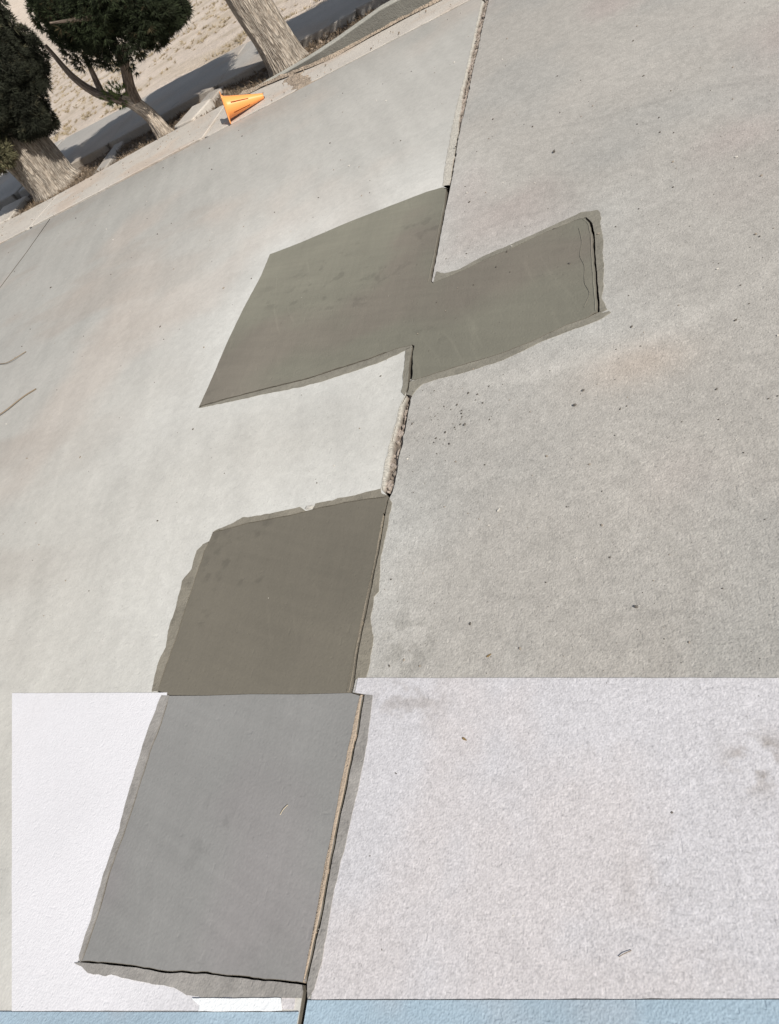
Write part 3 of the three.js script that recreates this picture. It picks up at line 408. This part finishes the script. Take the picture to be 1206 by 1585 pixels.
// ---------------------------------------------------------------- the orange cone lying on the gutter
{
  const t = thing('traffic_cone', 'small orange slotted cone lying on its side on the gutter', 'cone', [0, 0, 0]);
  const L = 0.43, rB = 0.112, rT = 0.026, prof = [];
  M.cone = new THREE.MeshPhysicalMaterial({ color: new THREE.Color(0.96, 0.375, 0.105), roughness: 0.34, side: THREE.DoubleSide, clearcoat: 0.15, clearcoatRoughness: 0.4 });
  M.slot = stdMat({ color: new THREE.Color(0.10, 0.035, 0.012) });
  // shell with flutes: three long slots are real openings
  const nA = 96, nL = 40, pos = [], idx = [];
  const rad = (v, a) => mix(rB, rT, v) + 0.012 * sst(0.06, 0, v);
  for (let j = 0; j <= nL; j++) for (let i = 0; i <= nA; i++) { const v = j / nL, a = i / nA * Math.PI * 2, r = rad(v, a); pos.push(Math.cos(a) * r, v * L, Math.sin(a) * r); }
  const open = (i, j) => { const v = (j + 0.5) / nL, k = ((i + 0.5) % (nA / 6)) - nA / 12; return v > 0.17 && v < 0.62 && Math.abs(k) < 0.6; };
  for (let j = 0; j < nL; j++) for (let i = 0; i < nA; i++) { if (open(i, j)) continue; const a = j * (nA + 1) + i; idx.push(a, a + nA + 1, a + 1, a + 1, a + nA + 1, a + nA + 2); }
  const g = new THREE.BufferGeometry(); g.setAttribute('position', new THREE.Float32BufferAttribute(pos, 3)); g.setIndex(idx); g.computeVertexNormals();
  const body = mesh('cone_body', g, M.cone, t);
  const lip = mesh('tip_rim', new THREE.TorusGeometry(rT, 0.004, 8, 32).rotateX(Math.PI / 2).translate(0, L, 0), M.cone, t);
  const sh = new THREE.Shape(); const b = 0.136, c = 0.03; sh.moveTo(-b + c, -b); sh.lineTo(b - c, -b); sh.quadraticCurveTo(b, -b, b, -b + c); sh.lineTo(b, b - c); sh.quadraticCurveTo(b, b, b - c, b); sh.lineTo(-b + c, b); sh.quadraticCurveTo(-b, b, -b, b - c); sh.lineTo(-b, -b + c); sh.quadraticCurveTo(-b, -b, -b + c, -b);
  sh.holes.push(new THREE.Path().absarc(0, 0, rB - 0.006, 0, Math.PI * 2, true));
  const pg = new THREE.ExtrudeGeometry(sh, { depth: 0.008, bevelEnabled: true, bevelSize: 0.002, bevelThickness: 0.002, bevelSegments: 2, curveSegments: 32 }); pg.rotateX(Math.PI / 2); pg.translate(0, 0.005, 0);
  mesh('base_plate', pg, M.cone, t);
  // lay it down: axis from base to tip, resting on a base edge and on the tip
  const tilt = Math.atan2(b - rT, L), axis = new THREE.Vector3(Math.cos(CONE_YAW()) * Math.cos(tilt), -Math.sin(tilt), -Math.sin(CONE_YAW()) * Math.cos(tilt));
  const side = new THREE.Vector3(-axis.z, 0, axis.x).normalize(), upv = new THREE.Vector3().crossVectors(side, axis).multiplyScalar(-1);
  const m = new THREE.Matrix4().makeBasis(side, axis, new THREE.Vector3().crossVectors(side, axis));
  t.quaternion.setFromRotationMatrix(m);
  t.position.set(-3.93, 0.006 + b * Math.cos(tilt), -7.235);
}
function CONE_YAW() { return 0.47; }

// ---------------------------------------------------------------- trees
const barkTex = colorTex(1024, 1024, 0, 0, 1.5, 2.2, (x, y) => { const wx = x + 0.03 * (fbm(x * 5, y * 5, 3) - 0.5), f = Math.abs(fbm(wx * 34, y * 6.5, 4) - 0.5) * 4, g = fbm(wx * 110 + 9, y * 26, 3), k = 0.66 + 0.34 * Math.min(1, f * 1.4) + 0.5 * (g - 0.5) + 0.2 * (fbm(x * 6, y * 3, 3) - 0.5); const c = mix3([0.36, 0.30, 0.24], [0.48, 0.42, 0.35], sst(0.4, 0.65, g)); return [c[0] * k, c[1] * k, c[2] * k]; });
const barkBump = heightTex(1024, 1024, 1.5, 2.2, (x, y) => { const wx = x + 0.03 * (fbm(x * 5, y * 5, 3) - 0.5); return 0.65 * Math.min(1, Math.abs(fbm(wx * 34, y * 6.5, 4) - 0.5) * 5) + 0.35 * fbm(wx * 110 + 9, y * 26, 3); });
M.bark = stdMat({ map: barkTex, bumpMap: barkBump, bumpScale: 0.022, roughness: 1 });
M.barkPale = stdMat({ map: barkTex, bumpMap: barkBump, bumpScale: 0.02, roughness: 1, color: new THREE.Color(1.35, 1.32, 1.3) });
M.barkDark = stdMat({ map: barkTex, bumpMap: barkBump, bumpScale: 0.02, roughness: 1, color: new THREE.Color(0.55, 0.5, 0.48) });
function limb(path, radii, seed, ridge = 0.08, nA = 48, nL = 60) {
  const curve = new THREE.CatmullRomCurve3(path.map((p) => new THREE.Vector3(...p))), fr = curve.computeFrenetFrames(nL, false), pos = [], uv = [], idx = [];
  // one steady frame: keep the ring direction close to x
  for (let j = 0; j <= nL; j++) {
    const v = j / nL, c = curve.getPointAt(v), tn = curve.getTangentAt(v), sx = new THREE.Vector3(0, 0, 1).cross(tn).normalize(), sz = new THREE.Vector3().crossVectors(tn, sx).normalize(), f = curve.getUtoTmapping(v) * (radii.length - 1), i0 = Math.min(radii.length - 2, Math.floor(f)), r0 = mix(radii[i0], radii[i0 + 1], f - i0);
    for (let i = 0; i <= nA; i++) {
      const a = i / nA * Math.PI * 2, ca = Math.cos(a), sa = Math.sin(a), n = fbm(ca * 3.2 + seed, sa * 3.2 + v * 1.6, 3) - 0.5, n2 = fbm(ca * 9 + seed, sa * 9 + v * 3, 3) - 0.5, r = r0 * (1 + ridge * 2.2 * n + ridge * 1.6 * n2);
      pos.push(c.x + (sx.x * ca + sz.x * sa) * r, c.y + (sx.y * ca + sz.y * sa) * r, c.z + (sx.z * ca + sz.z * sa) * r); uv.push(i / nA * Math.PI * 2 * Math.max(0.05, radii[0]), v * curve.getLength() + seed);
    }
  }
  for (let j = 0; j < nL; j++) for (let i = 0; i < nA; i++) { const a = j * (nA + 1) + i; idx.push(a, a + 1, a + nA + 1, a + 1, a + nA + 2, a + nA + 1); }
  const g = new THREE.BufferGeometry(); g.setAttribute('position', new THREE.Float32BufferAttribute(pos, 3)); g.setAttribute('uv', new THREE.Float32BufferAttribute(uv, 2)); g.setIndex(idx); g.computeVertexNormals(); return g;
}
function sprig(seed, n, len, wid) {                     // a fan of narrow pointed scale-leaf shoots
  const r = rng(seed), pos = [], idx = [];
  for (let k = 0; k < n; k++) {
    const d = new THREE.Vector3((r() - 0.5) * 1.5, 0.35 + r(), (r() - 0.5) * 1.5).normalize(), s = new THREE.Vector3(r() - 0.5, r() - 0.5, r() - 0.5).cross(d).normalize(), up = new THREE.Vector3().crossVectors(s, d), l = len * (0.55 + 0.6 * r()), w = wid * (0.7 + 0.6 * r()), o = d.clone().multiplyScalar(0.1 * len * r()), b = pos.length / 3;
    const put = (t, q, h) => { const p = o.clone().addScaledVector(d, l * t).addScaledVector(s, q * w).addScaledVector(up, h * w + 0.12 * l * t * t); pos.push(p.x, p.y, p.z); };
    put(0, 0, 0); put(0.4, -1, 0.35); put(0.4, 1, 0.35); put(0.45, 0, -0.35); put(1, 0, 0);
    idx.push(b, b + 1, b + 3, b, b + 3, b + 2, b + 1, b + 4, b + 3, b + 3, b + 4, b + 2);
  }
  const g = new THREE.BufferGeometry(); g.setAttribute('position', new THREE.Float32BufferAttribute(pos, 3)); g.setIndex(idx); g.computeVertexNormals(); return g;
}
M.foliage = new THREE.MeshPhysicalMaterial({ color: 0xffffff, roughness: 0.95, side: THREE.DoubleSide });
function crown(t, blobs, n, seed, colors, geo, scale = 1) { // blobs: [x, y, z, rx, ry, rz]; clumps sit in the outer part of each blob
  const r = rng(seed), vol = blobs.map((b) => (b[3] * b[4] + b[4] * b[5] + b[3] * b[5])), sum = vol.reduce((a, b) => a + b, 0), im = new THREE.InstancedMesh(geo, M.foliage, n); im.name = 'crown'; im.userData.kind = 'stuff';
  const dir = new THREE.Vector3(), q = new THREE.Quaternion(), Y = new THREE.Vector3(0, 1, 0), clumps = [];
  blobs.forEach((b, bi) => { const m = Math.max(4, Math.round(170 * vol[bi] / sum)); for (let i = 0; i < m; i++) { dir.set(r() - 0.5, r() - 0.5, r() - 0.5).normalize(); const k = 0.55 + 0.42 * r(); clumps.push([b[0] + dir.x * b[3] * k, b[1] + dir.y * b[4] * k, b[2] + dir.z * b[5] * k, (0.13 + 0.13 * r()) * Math.min(1, Math.cbrt(b[3] * b[4] * b[5]) * 1.1 + 0.2), dir.clone(), r()]); } });
  for (let i = 0; i < n; i++) {
    const c = clumps[Math.floor(r() * clumps.length)], e = new THREE.Vector3(r() - 0.5, r() - 0.5, r() - 0.5).normalize(), far = r() < 0.035, k = c[3] * Math.cbrt(r()) * (far ? 1.5 : 1.25);
    dummy.position.set(c[0] + e.x * k, c[1] + e.y * k, c[2] + e.z * k);
    e.multiplyScalar(0.8).addScaledVector(c[4], 0.7); e.y += 0.25; e.normalize();
    q.setFromUnitVectors(Y, e); dummy.quaternion.copy(q); const s = scale * (0.65 + 0.7 * r()) * (far ? 1.25 : 1); dummy.scale.set(s, s, s); dummy.updateMatrix(); im.setMatrixAt(i, dummy.matrix);
    const u = 0.55 + 0.5 * c[5] + 0.35 * (r() - 0.5), cc = r() < 0.06 ? colors[1] : colors[0]; im.setColorAt(i, tint.setRGB(cc[0] * u, cc[1] * u, cc[2] * u));
  }
  im.castShadow = im.receiveShadow = true; t.add(im); return im;
}
const sprigA = sprig(5, 18, 0.066, 0.0036), sprigB = sprig(8, 14, 0.075, 0.0055);
const GREEN = [[0.027, 0.038, 0.013], [0.07, 0.055, 0.025]], CYP = [[0.030, 0.034, 0.019], [0.085, 0.08, 0.045]], OLIVE = [[0.15, 0.14, 0.075], [0.2, 0.16, 0.09]];
{                                                       // wide trunk at the left
  const t = thing('cypress_tree', 'dark cypress with a wide ridged trunk, at the far left edge', 'tree', [-7.86, -0.06, -8.74]);
  mesh('trunk', limb([[0, -0.1, 0], [0, 0.12, 0], [0.02, 0.5, -0.01], [0.0, 1.0, -0.04], [-0.05, 2.2, -0.05], [0, 3.4, 0]], [0.44, 0.345, 0.315, 0.27, 0.17, 0.05], 2.2, 0.14, 72, 80), M.bark, t);
  mesh('side_stem', limb([[-0.36, -0.05, 0.10], [-0.33, 0.35, 0.16], [-0.33, 0.8, 0.2], [-0.35, 1.4, 0.2]], [0.07, 0.055, 0.05, 0.03], 7, 0.1, 24, 24), M.bark, t);
  crown(t, [[0.12, 1.52, 0.0, 0.95, 0.8, 0.65], [0.12, 2.2, 0, 1.0, 0.85, 0.7], [-0.8, 1.35, 0.1, 0.65, 0.65, 0.6], [0.0, 2.9, 0, 0.7, 0.7, 0.6], [0.55, 1.0, 0, 0.4, 0.35, 0.4]], 46000, 41, CYP, sprigA);
  const low = crown(t, [[-0.02, 0.80, 0.56, 0.22, 0.16, 0.16], [-0.3, 0.86, 0.5, 0.26, 0.2, 0.2]], 1500, 43, OLIVE, sprigB); low.name = 'low_branch';
}
{                                                       // small juniper with a pale bent trunk
  const t = thing('juniper_tree', 'small round dark juniper with a pale bent trunk, in the middle of the row', 'tree', [-5.54, -0.06, -8.4]);
  mesh('trunk', limb([[0.0, -0.08, 0], [0.0, 0.06, 0], [-0.01, 0.24, 0], [-0.07, 0.40, 0.0], [-0.13, 0.50, 0], [-0.2, 0.57, 0]], [0.15, 0.105, 0.085, 0.085, 0.08, 0.06], 4, 0.16, 40, 50), M.barkPale, t);
  const limbs = [[[[-0.13, 0.48, 0], [-0.3, 0.62, 0.02], [-0.48, 0.76, 0.03], [-0.62, 1.0, 0.03], [-0.7, 1.4, 0]], [0.07, 0.055, 0.05, 0.04, 0.02]], [[[-0.08, 0.46, 0], [-0.05, 0.62, -0.03], [0.06, 0.85, -0.05], [0.18, 1.3, 0], [0.3, 1.8, 0]], [0.075, 0.065, 0.06, 0.045, 0.02]], [[[-0.42, 0.70, 0.02], [-0.42, 0.88, -0.05], [-0.36, 1.15, -0.08]], [0.04, 0.035, 0.02]], [[[0.5, 1.3, 0.3], [0.45, 1.42, 0.72], [0.2, 1.55, 0.92]], [0.03, 0.022, 0.01]]];
  for (const [p, rr] of limbs) mesh('limb', limb(p, rr, p[0][0] * 9 + 3, 0.12, 20, 30), M.barkDark, t);
  crown(t, [[0.46, 1.68, 0.0, 0.84, 0.72, 0.72], [0.5, 2.1, 0, 0.72, 0.65, 0.6], [0.84, 1.32, 0.05, 0.45, 0.42, 0.5], [0.08, 1.6, 0.0, 0.42, 0.42, 0.45]], 42000, 51, GREEN, sprigA);
  const sh = crown(t, [[-0.2, 0.62, 0.06, 0.16, 0.12, 0.08]], 60, 53, [[0.16, 0.21, 0.07], [0.2, 0.2, 0.1]], sprigB, 0.75); sh.name = 'young_shoots';
}
{                                                       // big trunk behind the cone
  const t = thing('cypress_tree', 'tree with a thick pale furrowed trunk right behind the orange cone', 'tree', [-3.56, -0.06, -8.42]);
  mesh('trunk', limb([[0, -0.1, 0], [-0.005, 0.1, 0], [-0.03, 0.4, 0], [-0.08, 0.8, 0], [-0.12, 1.6, -0.05], [-0.1, 2.4, 0], [0, 3.4, 0]], [0.32, 0.232, 0.21, 0.212, 0.2, 0.12, 0.03], 11, 0.13, 80, 110), M.bark, t);
  for (const [p, rr] of [[[[-0.12, 1.5, 0], [-0.2, 2.0, 0.1], [-0.1, 2.7, 0.2]], [0.09, 0.06, 0.02]], [[[-0.12, 1.7, 0], [0.4, 2.2, -0.1], [0.8, 2.9, -0.2]], [0.08, 0.05, 0.02]]]) mesh('limb', limb(p, rr, 6, 0.1, 20, 24), M.bark, t);
  crown(t, [[0.22, 2.5, 0.0, 0.5, 0.65, 0.6], [0.15, 2.95, 0, 0.4, 0.5, 0.5]], 18000, 61, CYP, sprigA);
}
{                                                       // its neighbour, whose shade reaches the sidewalk
  const t = thing('cypress_tree', 'tree standing outside the picture to the right of the thick trunk', 'tree', [-1.6, -0.06, -8.5]);
  mesh('trunk', limb([[0, -0.1, 0], [0, 0.5, 0], [0.03, 1.2, 0], [0, 2.4, 0]], [0.22, 0.17, 0.14, 0.03], 15, 0.14, 40, 50), M.bark, t);
  crown(t, [[0, 1.75, 0.0, 0.75, 0.7, 0.65]], 9000, 71, CYP, sprigA, 1.1);
}

// ---------------------------------------------------------------- dry grass on the yard and litter below the trees
M.dry_grass = stdMat({ color: 0xffffff, side: THREE.DoubleSide });
scatter('dry_grass', 'thin tufts of dry yellow grass on the sandy yard', 'grass', sprig(15, 14, 0.11, 0.005), M.dry_grass, 4200, (r, d) => {
  let x, z, k = 0; do { x = -28 + 27 * r(); z = walkFar(x) - 0.25 - 16 * r() ** 1.5; k++; } while (fbm(x * 0.9 + 4, z * 2.1 + 9, 4) < 0.5 && k < 6);
  d.position.set(x, yardY(x, z) - 0.01, z); d.rotation.set(0, r() * 6.3, 0); d.scale.set(1.1, 0.35 + 0.4 * r(), 1.1); const u = 0.8 + 0.4 * r(); return [0.40 * u, 0.325 * u, 0.215 * u];
}, 81);
scatter('leaf_litter', 'brown dead needles and litter on the soil under the trees', 'leaf litter', sprig(16, 8, 0.07, 0.004), M.dry_grass, 3000, (r, d) => {
  const x = -11 + 11 * r(), z = -8.06 - 0.95 * r(); d.position.set(x, bedY(x, z) + 0.002, z); d.rotation.set((r() - 0.5) * 2.4, r() * 6.3, (r() - 0.5) * 2.4); d.scale.setScalar(0.5 + 0.6 * r()); const u = 0.6 + 0.8 * r(); return [0.19 * u, 0.14 * u, 0.095 * u];
}, 82);

renderer.render(scene, camera);
